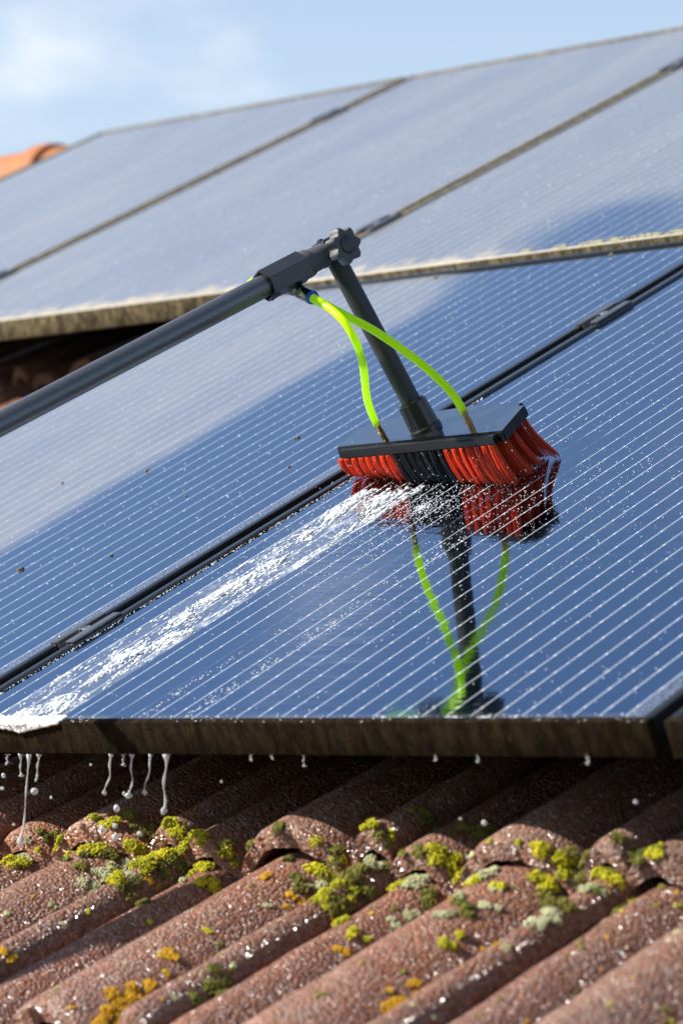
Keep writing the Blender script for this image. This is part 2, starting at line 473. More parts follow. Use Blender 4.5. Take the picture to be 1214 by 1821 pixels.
class MB:
    def __init__(self):
        self.v, self.f = [], []
    def add(self, vs, fs):
        k = len(self.v)
        self.v += [tuple(p) for p in vs]
        self.f += [tuple(i + k for i in q) for q in fs]
    def box(self, lo, hi, bev=0.0):
        (x0, y0, z0), (x1, y1, z1) = lo, hi
        if bev <= 0:
            vs = [(x, y, z) for z in (z0, z1) for y in (y0, y1) for x in (x0, x1)]
            self.add(vs, [(0, 2, 3, 1), (4, 5, 7, 6), (0, 1, 5, 4), (2, 6, 7, 3), (0, 4, 6, 2), (1, 3, 7, 5)])
            return
        bm = bmesh.new()
        bmesh.ops.create_cube(bm, size=1)
        for v in bm.verts:
            v.co = ((x0 + x1) / 2 + v.co.x * (x1 - x0), (y0 + y1) / 2 + v.co.y * (y1 - y0), (z0 + z1) / 2 + v.co.z * (z1 - z0))
        bmesh.ops.bevel(bm, geom=bm.edges[:], offset=bev, segments=2, affect='EDGES', profile=0.5)
        self.bm(bm)
    def bm(self, bm, mat=None):
        bm.verts.index_update()
        vs = [(mat @ v.co) if mat else v.co.copy() for v in bm.verts]
        self.add(vs, [[v.index for v in f.verts] for f in bm.faces])
        bm.free()
    def tube(self, pts, radii, seg=12, cap=True, squash=None):
        pts = [Vector(p) for p in pts]
        n = len(pts)
        if not hasattr(radii, '__len__'):
            radii = [radii] * n
        d0 = (pts[1] - pts[0]).normalized()
        x = d0.orthogonal().normalized()
        vs = []
        for i, p in enumerate(pts):
            d = (pts[min(i + 1, n - 1)] - pts[max(i - 1, 0)]).normalized()
            x = (x - d * x.dot(d)).normalized()
            y = d.cross(x)
            for k in range(seg):
                a = 2 * math.pi * k / seg
                vs.append(p + (x * math.cos(a) + y * math.sin(a)) * radii[i])
        fs = [(i * seg + k, i * seg + (k + 1) % seg, (i + 1) * seg + (k + 1) % seg, (i + 1) * seg + k)
              for i in range(n - 1) for k in range(seg)]
        if cap:
            fs.append(tuple(range(seg - 1, -1, -1)))
            fs.append(tuple((n - 1) * seg + k for k in range(seg)))
        self.add(vs, fs)
    def lathe(self, origin, axis, prof, seg=24, star=None):
        """prof: (along, radius) pairs; star: (lobes, depth) modulates the radius"""
        x, y, a = frame_of(axis)
        o = Vector(origin)
        vs, n = [], len(prof)
        for h, r in prof:
            for k in range(seg):
                an = 2 * math.pi * k / seg
                q = r * (1 + (star[1] * math.cos(star[0] * an) if star else 0))
                vs.append(o + a * h + (x * math.cos(an) + y * math.sin(an)) * q)
        fs = [(i * seg + k, i * seg + (k + 1) % seg, (i + 1) * seg + (k + 1) % seg, (i + 1) * seg + k)
              for i in range(n - 1) for k in range(seg)]
        fs.append(tuple(range(seg - 1, -1, -1)))
        fs.append(tuple((n - 1) * seg + k for k in range(seg)))
        self.add(vs, fs)
    def blobs(self, pos, rad_, sub=1, flat=1.0, stretch=None):
        V, F = ICO[sub]
        pos = np.asarray(pos, float)
        if not len(pos):
            return
        r = np.asarray(rad_, float)
        if r.ndim == 1:
            r = np.repeat(r[:, None], 3, 1)
        r = r * np.array([1, 1, flat])
        A = (V[None] * r[:, None] + pos[:, None]).reshape(-1, 3)
        B = (F[None] + (np.arange(len(pos)) * len(V))[:, None, None]).reshape(-1, 3)
        k = len(self.v)
        self.v += [tuple(x) for x in A.tolist()]
        self.f += [tuple(x) for x in (B + k).tolist()]
    def mesh(self, name, mat, smooth=True):
        me = bpy.data.meshes.new(name)
        me.from_pydata([tuple(p) for p in self.v], [], self.f)
        me.materials.append(mat)
        if smooth:
            me.polygons.foreach_set('use_smooth', [True] * len(me.polygons))
        me.update()
        return me
    def build(self, name, mat, parent=None, smooth=True, sharp=35):
        me = self.mesh(name, mat, smooth)
        o = bpy.data.objects.new(name, me)
        C.objects.link(o)
        o.parent = parent
        if smooth and sharp:
            me.set_sharp_from_angle(angle=rad(sharp))
        return o

def tag(o, label, cat, group=None, kind=None):
    o['label'] = label
    o['category'] = cat
    if group:
        o['group'] = group
    if kind:
        o['kind'] = kind
    return o

def empty(name, stn):
    """an Empty on the roof: its local axes are the roof axes s, t, n"""
    o = bpy.data.objects.new(name, None)
    C.objects.link(o)
    o.empty_display_size = 0.1
    o.matrix_world = ROOF @ Matrix.Translation(Vector(stn))
    return o

def on_roof(o):
    o.matrix_world = ROOF.copy()
    return o

# ------------------------------------------------------------------ ground and house
mb = MB()
mb.box((-400, -400, -5.2), (400, 400, -5.0))
g_ = mb.build('ground', M_lawn, smooth=False)
g_['kind'] = 'structure'

house = bpy.data.objects.new('house', None)
C.objects.link(house)
house.location = (0, 0, -5.0)
tag(house, 'house with a pitched roof of mossy red tiles carrying the solar panels', 'house')
bpy.context.view_layer.update()
S0, S1, T0, T1 = -6.4, 2.83, -1.05, 3.86
mb = MB()
mb.box((S0 + 0.15, -0.55, 0), (S1 - 0.15, 6.6, 4.45))
wall = mb.build('wall', M_wall, house, smooth=False)

roof = bpy.data.objects.new('roof', None)
C.objects.link(roof)
roof.parent = house
roof.matrix_world = ROOF.copy()
# felt under the tiles, closed to the far side of the ridge
mb = MB()
mb.box((S0, T0, -0.29), (S1, T1, -0.248))
mb.build('underlay', M_felt, roof, smooth=False)

# --- tiles: one profile, three worn variants; s local 0..0.30 cover, t local 0 = nose
GAUGE, COVER = 0.36, 0.30
TILE_S, TILE_T, CREST_N = 0.328, 0.0, -0.120
def roll(x, c, hw, h, p=0.85):
    d = abs(x - c) / hw
    return h * max(0.0, math.cos(math.pi / 2 * d)) ** p if d < 1 else 0.0
def profile(x):
    z = max(roll(x, 0.157, 0.078, 0.062, 0.7), roll(x, 0.034, 0.052, 0.046, 0.75), 0.0)
    z = max(z, roll(x, 0.277, 0.040, 0.060, 0.8))
    return z
xs = sorted(set([round(v, 4) for v in np.linspace(-0.006, 0.300, 70)]))
def tile_mesh(seed):
    r = np.random.default_rng(seed)
    ts = np.concatenate([[0, 0.003, 0.008], np.linspace(0.016, 0.40, 26)])
    ph = r.uniform(0, 6.28, 40)
    nx, nt = len(xs), len(ts)
    V, F = [], []
    TH = 0.023
    def wob(x, t, k):
        q = 0
        for i in range(6):
            q += math.sin(x * (60 + 47 * i) + ph[i] + k) * math.cos(t * (45 + 39 * i) + ph[i + 8]) / (1 + i)
        return q * 0.0007
    def edge(x):
        return 0.0025 * math.sin(x * 70 + ph[20]) + 0.0018 * math.sin(x * 190 + ph[21]) + 0.001 * math.sin(x * 430 + ph[22])
    for lay in (0, 1):
        for j, t in enumerate(ts):
            drop = 0.031 * t / GAUGE
            for i, x in enumerate(xs):
                z = profile(x) - 0.060 - drop + wob(x, t, 0)
                if lay == 0:
                    if t < 0.008:
                        z -= (0.008 - t) ** 2 / 0.008 * 0.55         # worn nose
                    if x > 0.294:
                        z -= (x - 0.294) * 0.5
                else:
                    z -= TH
                y = t
                if j < 3:
                    y += edge(x) * (1 - j / 3)
                V.append((x, y, z))
    A = nx * nt
    for j in range(nt - 1):
        for i in range(nx - 1):
            a = j * nx + i
            F.append((a, a + 1, a + nx + 1, a + nx))
            F.append((A + a, A + a + nx, A + a + nx + 1, A + a + 1))
    for i in range(nx - 1):
        F.append((i, A + i, A + i + 1, i + 1))
    for j in range(nt - 1):
        a, b = j * nx, j * nx + nx - 1
        F.append((a, a + nx, A + a + nx, A + a))
        F.append((b, A + b, A + b + nx, b + nx))
    m = MB()
    m.v, m.f = V, F
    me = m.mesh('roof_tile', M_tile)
    me.set_sharp_from_angle(angle=rad(50))
    return me
tile_meshes = [tile_mesh(k) for k in (1, 2, 3)]
tiles = []
k0, k1 = int((-3.75 - TILE_S) / COVER) - 1, int((S1 - TILE_S) / COVER)
for j in range(-3, 11):
    for i in range(k0, k1):
        s, t = TILE_S + i * COVER, TILE_T + j * GAUGE
        if t + 0.4 < T0 or t > T1 - 0.1:
            continue
        under1 = -0.75 < s and s + 0.3 < 1.72 and 0.62 < t < 3.3
        under2 = -2.75 < s and s + .3 < 1.72 and 2.25 < t < 3.3
        under2 = under2 and t > 2.8
        if under1 or under2:
            continue                                   # wholly hidden beneath the panels
        o = bpy.data.objects.new('roof_tile', random.choice(tile_meshes))
        C.objects.link(o)
        o.parent = roof
        o.matrix_parent_inverse = Matrix.Identity(4)
        o.location = (s + random.uniform(-.0025, .0025), t + random.uniform(-.006, .006), CREST_N + random.uniform(-.0025, .0025))
        o.rotation_euler = (random.uniform(-.004, .004), random.uniform(-.004, .004), random.uniform(-.006, .006))
        tiles.append(o)

# --- ridge caps: overlapping half rounds along the top
RT = 3.70
rp = None
d_ = ray(60, 262)
rp = CQ + d_ * ((RT - CQ.y) / d_.y)
def ridge_mesh():
    m = MB()
    V, F, seg = [], [], 20
    prof = [(0.0, 0.118), (0.02, 0.121), (0.05, 0.121), (0.055, 0.108), (0.40, 0.100), (0.42, 0.100)]
    for lay in (0, 1):
        for h, r in prof:
            for k in range(seg + 1):
                a = math.pi * (k / seg * 1.2 - 0.1)
                q = r - lay * 0.014
                V.append((-h, math.cos(a) * q, math.sin(a) * q * 0.9))
    w = seg + 1
    A = len(prof) * w
    for i in range(len(prof) - 1):
        for k in range(seg):
            a = i * w + k
            F.append((a, a + 1, a + w + 1, a + w))
            F.append((A + a, A + a + w, A + a + w + 1, A + a + 1))
    for k in range(seg):
        F.append((k, A + k, A + k + 1, k + 1))
        b = (len(prof) - 1) * w + k
        F.append((b, b + 1, A + b + 1, A + b))
    m.v, m.f = V, F
    me = m.mesh('ridge_tile', M_ridge)
    me.set_sharp_from_angle(angle=rad(50))
    return me
rm = ridge_mesh()
d_ = ray(88, 268)
RX = (CQ + d_ * ((RT - CQ.y) / d_.y)).x
for k in range(-16, 7):
    o = bpy.data.objects.new('ridge_tile', rm)
    C.objects.link(o)
    o.parent = roof
    o.matrix_parent_inverse = Matrix.Identity(4)
    o.location = (RX - k * -0.37 + random.uniform(-.004, .004), RT, rp.z - 0.109 + random.uniform(-.004, .004))
    o.rotation_euler = (-SLOPE, random.uniform(-.008, .008) + 0.012, random.uniform(-.01, .01))

# ------------------------------------------------------------------ solar panels
PW, PH, PITCHP, T2 = 0.992, 1.65, 1.012, 1.686
LIP = 0.011
def panel_meshes():
    g = MB()
    g.box((LIP - 0.002, LIP - 0.002, -0.0065), (PW - LIP + 0.002, PH - LIP + 0.002, -0.0018))
    out = {'glass': g.mesh('glass', M_panel, False)}
    b = MB()
    b.box((LIP + 0.006, LIP + 0.006, -0.012), (PW - LIP - 0.006, PH - LIP - 0.006, -0.0072))
    out['back_sheet'] = b.mesh('back_sheet', M_felt, False)
    def bar(lo, hi):
        m = MB()
        m.box(lo, hi, 0.0011)
        return m
    out['bottom_rail'] = bar((0.0, 0, -0.035), (PW, LIP, 0.0018))
    out['top_rail'] = bar((0.0, PH - LIP, -0.035), (PW, PH, 0.0018))
    out['side_rail'] = bar((0, LIP + .0004, -0.035), (LIP, PH - LIP - .0004, 0.0016))
    out['side_rail_b'] = bar((PW - LIP, LIP + .0004, -0.035), (PW, PH - LIP - .0004, 0.0016))
    return out
pm = panel_meshes()
rail_cache = {}
def rail(nm, mat):
    k = (nm, mat.name)
    if k not in rail_cache:
        me = pm[nm].mesh(nm.replace('_b', ''), mat, True)
        me.set_sharp_from_angle(angle=rad(35))
        rail_cache[k] = me
    return rail_cache[k]
def panel(s, t, label, bottom, side, top):
    e = empty('solar_panel', (s, t, 0))
    tag(e, label, 'solar panel', 'solar panels on the roof')
    for nm, me in (('glass', pm['glass']), ('back_sheet', pm['back_sheet']), ('bottom_rail', rail('bottom_rail', bottom)),
                   ('top_rail', rail('top_rail', top)), ('side_rail', rail('side_rail', side)), ('side_rail', rail('side_rail_b', side))):
        o = bpy.data.objects.new(nm, me)
        C.objects.link(o)
        o.parent = e
    return e
G = 0.010
panel(G, 0, 'wet clean black solar panel under the brush with a white foam streak', M_frame_dirty, M_frame, M_frame)
panel(G - PITCHP, 0, 'solar panel beside the pole, half grey with dust and half wiped clean blue', M_frame_dirty, M_frame, M_frame)
panel(G + PITCHP, 0, 'solar panel at the lower right edge, only its frame corner showing', M_frame_dirty, M_frame, M_frame)
panel(G, T2, 'upper row solar panel past the right edge, beside the cleaned blue patch', M_frame_caked, M_frame_dusty, M_frame_dusty)
panel(G - PITCHP, T2, 'dusty upper solar panel right of the knob with a cleaned blue patch', M_frame_caked, M_frame_dusty, M_frame_dusty)
panel(G - 2 * PITCHP, T2, 'evenly dusty middle panel of the upper row, behind the pole head', M_frame_caked, M_frame_dusty, M_frame_dusty)
panel(G - 3 * PITCHP, T2, 'farthest dusty solar panel at upper left, beside the orange ridge tile', M_frame_caked, M_frame_dusty, M_frame_dusty)

# mid clamps bridging the gaps
def clamp_meshes():
    m = MB()
    L = 0.042
    # two lips on the frames, two walls going down, a floor
    m.box((-0.0195, -L, 0.0019), (-0.0065, L, 0.0049), 0.0007)
    m.box((0.0065, -L, 0.0019), (0.0195, L, 0.0049), 0.0007)
    m.box((-0.0088, -L, -0.020), (-0.0064, L, 0.0018), 0.0005)
    m.box((0.0064, -L, -0.020), (0.0088, L, 0.0018), 0.0005)
    m.box((-0.0063, -L, -0.0075), (0.0063, L, -0.004), 0.0005)
    b = MB()
    b.lathe((0, 0, -0.0125), (0, 0, 1), [(0, 0.006), (0.016, 0.006), (0.017, 0.0055), (0.017, 0.0032), (0.012, 0.003)], 18)
    w = MB()
    return m.mesh('clamp_plate', M_clampm), b.mesh('bolt', M_bolt)
cm, bmh = clamp_meshes()
cm.set_sharp_from_angle(angle=rad(35))
bmh.set_sharp_from_angle(angle=rad(35))
for s, t, lab in ((0.0, 0.253, 'black panel clamp in the gap at lower left, beside the foam streak'),
                  (0.0, 1.313, 'black panel clamp in the gap at right, above the brush'),
                  (-PITCHP, T2 + 0.33, 'black panel clamp in the gap just right of the star knob'),
                  (-PITCHP, T2 + 1.27, 'blurred panel clamp near the upper right corner'),
                  (-2 * PITCHP, T2 + 0.33, 'blurred panel clamp at the left edge of the picture'),
                  (-2 * PITCHP, T2 + 1.37, 'bright blurred panel clamp in the upper gap, near the top edge of the array')):
    e = empty('panel_clamp', (s, t, 0))
    tag(e, lab, 'clamp', 'clamps between the solar panels')
    for nm, me in (('clamp_plate', cm), ('bolt', bmh)):
        o = bpy.data.objects.new(nm, me)
        C.objects.link(o)
        o.parent = e

# ------------------------------------------------------------------ the cleaning brush
PK, PT = 0.09, 0.08
def plate_n(s, t):
    return 0.042 + PK * (s - 0.02) + PT * (t - 0.68)
def on_plate(x, y, dn=0.0):
    d = ray(x, y)
    num = 0.042 + PK * (CQ.x - 0.02) + PT * (CQ.y - 0.68) + dn - CQ.z
    return CQ + d * (num / (d.z - PK * d.x - PT * d.y))
base = P(755, 790, 0.0)
brush = empty('washing_brush', base)
tag(brush, 'red and black bristled washing brush on a long carbon pole with neon green hoses', 'brush')
L = lambda v: Vector(v) - base

stub_top = P(589, 446, 0.300)
stub_base = on_plate(757, 764)
sd = (stub_top - stub_base).normalized()
# long pole towards the lower left
d_ = ray(0, 754)
pole_near = CQ + d_ * (3.665 / (ROOF.to_3x3() @ d_).dot(fw))
pd = (pole_near - stub_top).normalized()          # from the head down the pole
hinge = pd.cross(sd).normalized()                 # hinge axis
if hinge.x < 0:
    hinge = -hinge

def local_tube(name, p0, p1, prof, mat, parent, seg=32, star=None, sharp=35):
    """a lathe about the line p0-p1; object origin at p0 with Z along the line"""
    m = MB()
    m.lathe((0, 0, 0), (0, 0, 1), prof, seg, star)
    o = m.build(name, mat, parent, True, sharp)
    ax = Vector(p1) - Vector(p0)
    o.matrix_local = Matrix.Translation(L(p0)) @ ax.to_track_quat('Z', 'Y').to_matrix().to_4x4()
    return o

PR = 0.0137
far = stub_top + pd * 2.35
at = lambda d: stub_top + pd * d
pole_o = local_tube('pole', at(0.08), far, [(0, PR), (0.5, PR), ((far - at(0.08)).length, PR)], M_carbon, brush, 40)
# rubber sleeve at the head of the pole
local_tube('sleeve', at(0.011), at(0.2), [(0, 0.0115), (0.002, 0.0146), (0.028, 0.0150), (0.031, 0.0172), (0.036, 0.0176), (0.042, 0.0174),
                                         (0.043, 0.0138)], M_rubber, brush, 32)
# hexagonal hose block round the pole
def hexblock():
    m = MB()
    a, b = 0.0200, 0.0172
    V, F = [], []
    for h in (0.0, 0.066):
        for q in (a, b):
            for k in range(6):
                an = math.pi / 3 * k
                V.append((math.cos(an) * q, math.sin(an) * q, h))
    for k in range(6):
        n = (k + 1) % 6
        F += [(k, n, 12 + n, 12 + k), (6 + k, 18 + k, 18 + n, 6 + n), (k, 6 + k, 6 + n, n), (12 + k, 12 + n, 18 + n, 18 + k)]
    m.v, m.f = V, F
    bm = bmesh.new()
    me = m.mesh('tmp', M_gloss, False)
    bm.from_mesh(me)
    bpy.data.meshes.remove(me)
    bmesh.ops.recalc_face_normals(bm, faces=bm.faces[:])
    bmesh.ops.bevel(bm, geom=bm.edges[:], offset=0.0007, segments=2, affect='EDGES')
    m2 = MB()
    m2.bm(bm)
    return m2
hx = hexblock().build('hose_block', M_block, brush)
# orient: one flat faces up-left, one faces the camera
zax = pd
tocam = CQ - at(0.08)
tocam = (tocam - zax * tocam.dot(zax)).normalized()
upn = Vector((0, 0, 1))
sgn = 1 if (Matrix.Rotation(0.1, 3, zax) @ tocam).z < tocam.z else -1
xax = Matrix.Rotation(sgn * rad(13) + rad(30), 3, zax) @ tocam
yax = zax.cross(xax)
hx.matrix_local = Matrix.Translation(L(at(0.053))) @ Matrix((xax, yax, zax)).transposed().to_4x4()

# elbow connector under the block
e_end = P(557, 530, 0.266)
e_mid = P(531, 517, 0.272)
e_top = P(519, 507, 0.277)
m = MB()
m.tube([L(P(505, 500, 0.284)), L(P(514, 512, 0.277)), L(e_mid)], [0.0075, 0.008, 0.008], 16)
m.tube([L(e_mid + (e_mid - e_end) * 0.15), L(e_mid), L(e_mid.lerp(e_end, 0.25)), L(e_mid.lerp(e_end, 0.30)), L(e_mid.lerp(e_end, 0.34)), L(e_mid.lerp(e_end, 0.925))],
       [0.006, 0.0084, 0.0088, 0.0078, 0.0088, 0.0086], 20)
con = m.build('elbow_connector', M_gloss, brush)
m = MB()
m.tube([L(e_mid.lerp(e_end, 0.93)), L(e_mid.lerp(e_end, 1.0))], [0.0080, 0.0078], 20)
m.build('collar', M_blue, con)
# slotted flange of the block
fl = MB()
q0, q1, q2, q3 = P(481, 528, 0.288), P(508, 503, 0.288), P(512, 512, 0.284), P(485, 532, 0.284)
fv = [L(q) for q in (q0, q1, q2, q3)]
off = Vector((-0.004, 0.002, -0.003))
fl.add(fv + [v + off for v in fv], [(0, 1, 2, 3), (7, 6, 5, 4), (0, 4, 5, 1), (1, 5, 6, 2), (2, 6, 7, 3), (3, 7, 4, 0)])
fl.build('flange', M_plastic, brush, False)

def spline(pts, n=8):
    pts = [Vector(p) for p in pts]
    out = []
    for i in range(len(pts) - 1):
        p0, p1, p2, p3 = pts[max(i - 1, 0)], pts[i], pts[i + 1], pts[min(i + 2, len(pts) - 1)]
        for k in range(n):
            u = k / n
            out.append(0.5 * ((2 * p1) + (p2 - p0) * u + (2 * p0 - 5 * p1 + 4 * p2 - p3) * u * u + (3 * p1 - p0 - 3 * p2 + p3) * u ** 3))
    out.append(pts[-1])
    return out

H1 = [(555, 531, .266), (572, 540, .259), (592, 553, .250), (615, 577, .234), (634, 612, .208), (646, 655, .168), (651, 700, .130), (658, 728, .105), (669, 754, .080)]
H2 = [(555, 529, .268), (580, 543, .256), (620, 564, .231), (660, 585, .207), (700, 611, .184), (745, 644, .156), (785, 680, .125), (808, 706, .104), (826, 736, .084)]
for pts, tip, r in ((H1, on_plate(686, 783), 0.0047), (H2, on_plate(838, 760), 0.0050)):
    pp = [L(P(*q)) for q in pts]
    m = MB()
    m.tube(spline(pp), r, 14)
    h = m.build('hose', M_hose, brush)
    a, b = pp[-1], L(tip)
    d = (b - a)
    m = MB()
    m.tube([a - d * 0.25, a + d * 0.45, a + d * 0.46, a + d * 0.62, a + d * 0.63, b + d.normalized() * 0.004],
           [0.0036, 0.0036, 0.0041, 0.0041, 0.0036, 0.0036], 14)
    m.build('barb_fitting', M_brass, h)
# the feed hose loops behind the pole
m = MB()
m.tube(spline([L(P(500, 495, .292)), L(P(470, 496, .291)), L(P(450, 501, .290)), L(P(443, 512, .287)), L(P(456, 524, .282))]), 0.0052, 14)
m.build('feed_hose', M_hose, brush)

# hinge joint: toothed discs and star knob
def disc(name, c, hw, r, mat, star=None, seg=48, prof=None):
    pr_ = prof or [(-hw, r * 0.86), (-hw * 0.7, r), (hw * 0.7, r), (hw, r * 0.86)]
    m = MB()
    m.lathe(L(c), hinge, pr_, seg, star)
    return m.build(name, mat, brush, True, 30)
hc = stub_top
disc('hinge_cheek', hc - hinge * 0.013, 0.0045, 0.0165, M_gloss, (9, 0.10), 72)
disc('hinge_cheek', hc - hinge * 0.001, 0.0045, 0.0160, M_gloss, (12, 0.06), 72)
disc('hinge_pin', hc - hinge * 0.004, 0.022, 0.0075, M_plastic)
disc('hinge_nut', hc - hinge * 0.021, 0.004, 0.0095, M_gloss, (6, 0.07), 48)
m = MB()
m.tube([L(at(0.018)), L(at(0.003))], [0.0125, 0.0100], 16)
m.build('hinge_lug', M_plastic, brush)
kc = hc + hinge * 0.024
kn = disc('knob', kc, 0.008, 0.0205, M_rubber, (7, 0.13), 98,
          [(-0.0085, 0.0185), (-0.006, 0.0205), (0.006, 0.0205), (0.0085, 0.0190), (0.0085, 0.0125), (0.0078, 0.0118)])
m = MB()
m.lathe(L(kc), hinge, [(0.0070, 0.0112), (0.0092, 0.0108), (0.0098, 0.0095)], 32)
m.build('knob_cap', M_plastic, kn)

# upright stub
sl = (stub_top - stub_base).length
local_tube('stub_tube', stub_base, stub_top, [(0.01, 0.0123), (sl - 0.014, 0.0123), (sl - 0.009, 0.0112)], M_stub, brush, 36)
local_tube('socket', stub_base - sd * 0.002, stub_top, [(0, 0.0205), (0.006, 0.0205), (0.008, 0.0190), (0.040, 0.0182), (0.0405, 0.0160), (0.043, 0.0155), (0.043, 0.0126)],
           M_gloss, brush, 40)

# brush plate: outline taken to the tilted plane, chamfered block
corners = [on_plate(588, 803), on_plate(886, 774), on_plate(939, 713), on_plate(830, 722), on_plate(716, 740), on_plate(648, 753)]
def plate_mesh(cs, th, bev):
    bm = bmesh.new()
    vs = [bm.verts.new(L(c)) for c in cs]
    f = bm.faces.new(vs)
    r = bmesh.ops.extrude_face_region(bm, geom=[f])
    dn = Vector((0.09 * th, 0.08 * th, -th))
    for v in r['geom']:
        if isinstance(v, bmesh.types.BMVert):
            v.co += dn
    bmesh.ops.recalc_face_normals(bm, faces=bm.faces[:])
    vert = [e for e in bm.edges if abs((e.verts[0].co - e.verts[1].co).z) > th * 0.8]
    bmesh.ops.bevel(bm, geom=vert, offset=0.012, segments=4, affect='EDGES')
    rim = [e for e in bm.edges if len(e.link_faces) == 2 and e.calc_face_angle(0) > 0.9]
    bmesh.ops.bevel(bm, geom=rim, offset=bev, segments=2, affect='EDGES')
    m = MB()
    m.bm(bm)
    return m
plate = plate_mesh(corners, 0.0135, 0.0016).build('brush_head', M_plate, brush, True, 40)
plate.data.materials.append(M_matte)
for p_ in plate.data.polygons:
    p_.material_index = 0 if p_.normal.z > 0.9 else 1

# bristles: each tuft a part of the head
cen = sum(corners, Vector()) / len(corners)
FLc, FRc, BRc, BLc = corners[0], corners[1], corners[2], corners[5]
def tuft(u, v, mat, rseed):
    r = random.Random(rseed)
    a = FLc.lerp(FRc, u)
    b = BLc.lerp(BRc, u)
    root = a.lerp(b, v)
    root = Vector((root.x, root.y, plate_n(root.x, root.y) - 0.0125))
    hgt = root.z + 0.001
    lx = 0.030 * max(0, (u - 0.55)) / 0.45 * v + r.uniform(-.004, .004)      # splay to the right end
    ly = (0.015 if v < 0.1 else 0.020 - 0.008 * v) + r.uniform(-.003, .003)    # swept up the slope by the pull
    if u < 0.3:
        ly += 0.008
    bend = 1.6 if u > 0.3 else 2.2
    m = MB()
    nf = 34
    for k in range(nf):
        an, q = r.uniform(0, 6.28), math.sqrt(r.random()) * 0.0043
        ox, oy = math.cos(an) * q, math.sin(an) * q
        sp = 1.0 + r.uniform(0.2, 1.3)
        jl = r.uniform(0.92, 1.0)
        pts = []
        for i in range(5):
            w = i / 4
            pts.append(L(root) + Vector((ox * (1 + (sp - 1) * w) + lx * w ** bend, oy * (1 + (sp - 1) * w) + ly * w ** bend, -hgt * w * jl)))
        m.tube(pts, [0.00055, 0.00055, 0.00052, 0.0005, 0.0003], 4, False)
    o = m.build('bristle_tuft', mat, plate, True, 0)
    return o
nu = 22
kk = 0
for j, v in enumerate((0.045, 0.30, 0.60, 0.92)):
    for i in range(nu):
        u = 0.035 + (i + 0.5 * (j % 2) * 0.7) / nu * 0.945
        kk += 1
        redz = u < 0.36 or u > 0.66
        tuft(u, v, M_red if redz else M_blk_b, kk)

# ------------------------------------------------------------------ foam streak (small bubbles and lumps lying on the glass)
def vnoise(seed):
    r = np.random.default_rng(seed)
    g = r.random((64, 64))
    def f(x, y):
        x = np.asarray(x) % 63
        y = np.asarray(y) % 63
        i, j = np.floor(x).astype(int), np.floor(y).astype(int)
        a, b = x - i, y - j
        a, b = a * a * (3 - 2 * a), b * b * (3 - 2 * b)
        return (g[i, j] * (1 - a) + g[i + 1, j] * a) * (1 - b) + (g[i, j + 1] * (1 - a) + g[i + 1, j + 1] * a) * b
    return f
n1, n2, n3 = vnoise(1), vnoise(2), vnoise(3)
def fbm(x, y):
    return 0.5 * n1(x, y) + 0.3 * n2(x * 2.1, y * 2.1) + 0.2 * n3(x * 4.3, y * 4.3)
GL = -0.0018
# lumps seen in the streak, as photo pixels with radii in metres across / along
lumps = [(P(430, 1036), .016, .035), (P(405, 1165 - 3), .0, .0), (P(480, 1003), .014, .03), (P(600, 912), .018, .03), (P(680, 887), .022, .03),
         (P(230, 1165), .018, .03), (P(330, 1098), .016, .03), (P(100, 1250), .018, .02), (P(40, 1272), .022, .022), (P(170, 1205), .010, .03), (P(300, 1135), .012, .03),
         (P(380, 1060), .012, .03), (P(545, 950), .013, .03), (P(640, 880), .016, .025)]
N = 42000
s = rng.uniform(0.079, 0.192, N)
t = rng.uniform(0.004, 0.675, N)
wl_ = 0.006 * (fbm(t * 40, s * 0 + 3) - .5)
dens = fbm(s * 230 + t * 25, t * 42 + 7)
side = np.minimum(s - 0.079 - wl_, 0.192 + wl_ - s)
p = np.clip((dens - 0.42) * 3.4, 0.05, 1)
p += 0.55 * np.exp(-(np.abs(s - 0.178) / 0.012) ** 2) + 0.35 * np.exp(-(np.abs(s - 0.086) / 0.006) ** 2)
for c, ra, rb in lumps:
    if ra:
        q = ((s - c.x) / ra) ** 2 + ((t - c.y) / rb) ** 2
        p += 1.7 * np.exp(-q * 1.2)
p *= np.clip(side / 0.004, 0, 1) * np.clip((t - 0.004) / 0.01, 0.3, 1)
keep = rng.random(N) < np.clip(p - 0.55, 0.012, 2) * 0.22
s, t, p = s[keep], t[keep], p[keep]
rr = rng.uniform(0.00035, 0.0009, len(s)) * (0.8 + 0.7 * np.clip(p, 0, 1.5))
R3 = np.stack([rr * 0.9, rr * rng.uniform(1.6, 4.2, len(s)), rr * 0.45], 1)
hh = GL + rr * 0.25 + np.clip(p - 1, 0, 1) * rng.uniform(0, 0.004, len(s))
mb = MB()
mb.blobs(np.stack([s, t, hh], 1), R3, 1)
# overflow on the lip of the frame at lower left
N = 1500
x = rng.uniform(-30, 110, N)
pos = []
for q in x:
    w = max(0, 1 - abs(q - 40) / 75) ** 1.2
    b = P(q, 1284)
    pos.append((b.x, rng.uniform(-0.0035 * w - .001, 0.014), 0.002 - rng.random() ** 1.5 * 0.010 * w))
pos = np.array(pos)
pos[:, 1] = np.where(pos[:, 2] < 0, -0.0012, pos[:, 1])
mb.blobs(pos, rng.uniform(0.0012, 0.0030, N), 1)
nf_blob = len(mb.f)
ns_, nt_ = 12, 60
vs_, fs_ = [], []
for j in range(nt_ + 1):
    for i in range(ns_ + 1):
        tt_ = 0.003 + 0.672 * j / nt_
        vs_.append((0.0785 + 0.114 * i / ns_, tt_, GL + 0.0005 + (0.0045 if tt_ < 0.010 else 0)))
for j in range(nt_):
    for i in range(ns_):
        a_ = j * (ns_ + 1) + i
        fs_.append((a_, a_ + 1, a_ + ns_ + 2, a_ + ns_ + 1))
mb.add(vs_, fs_)
fo = on_roof(mb.build('soap_foam', M_foam, sharp=0))
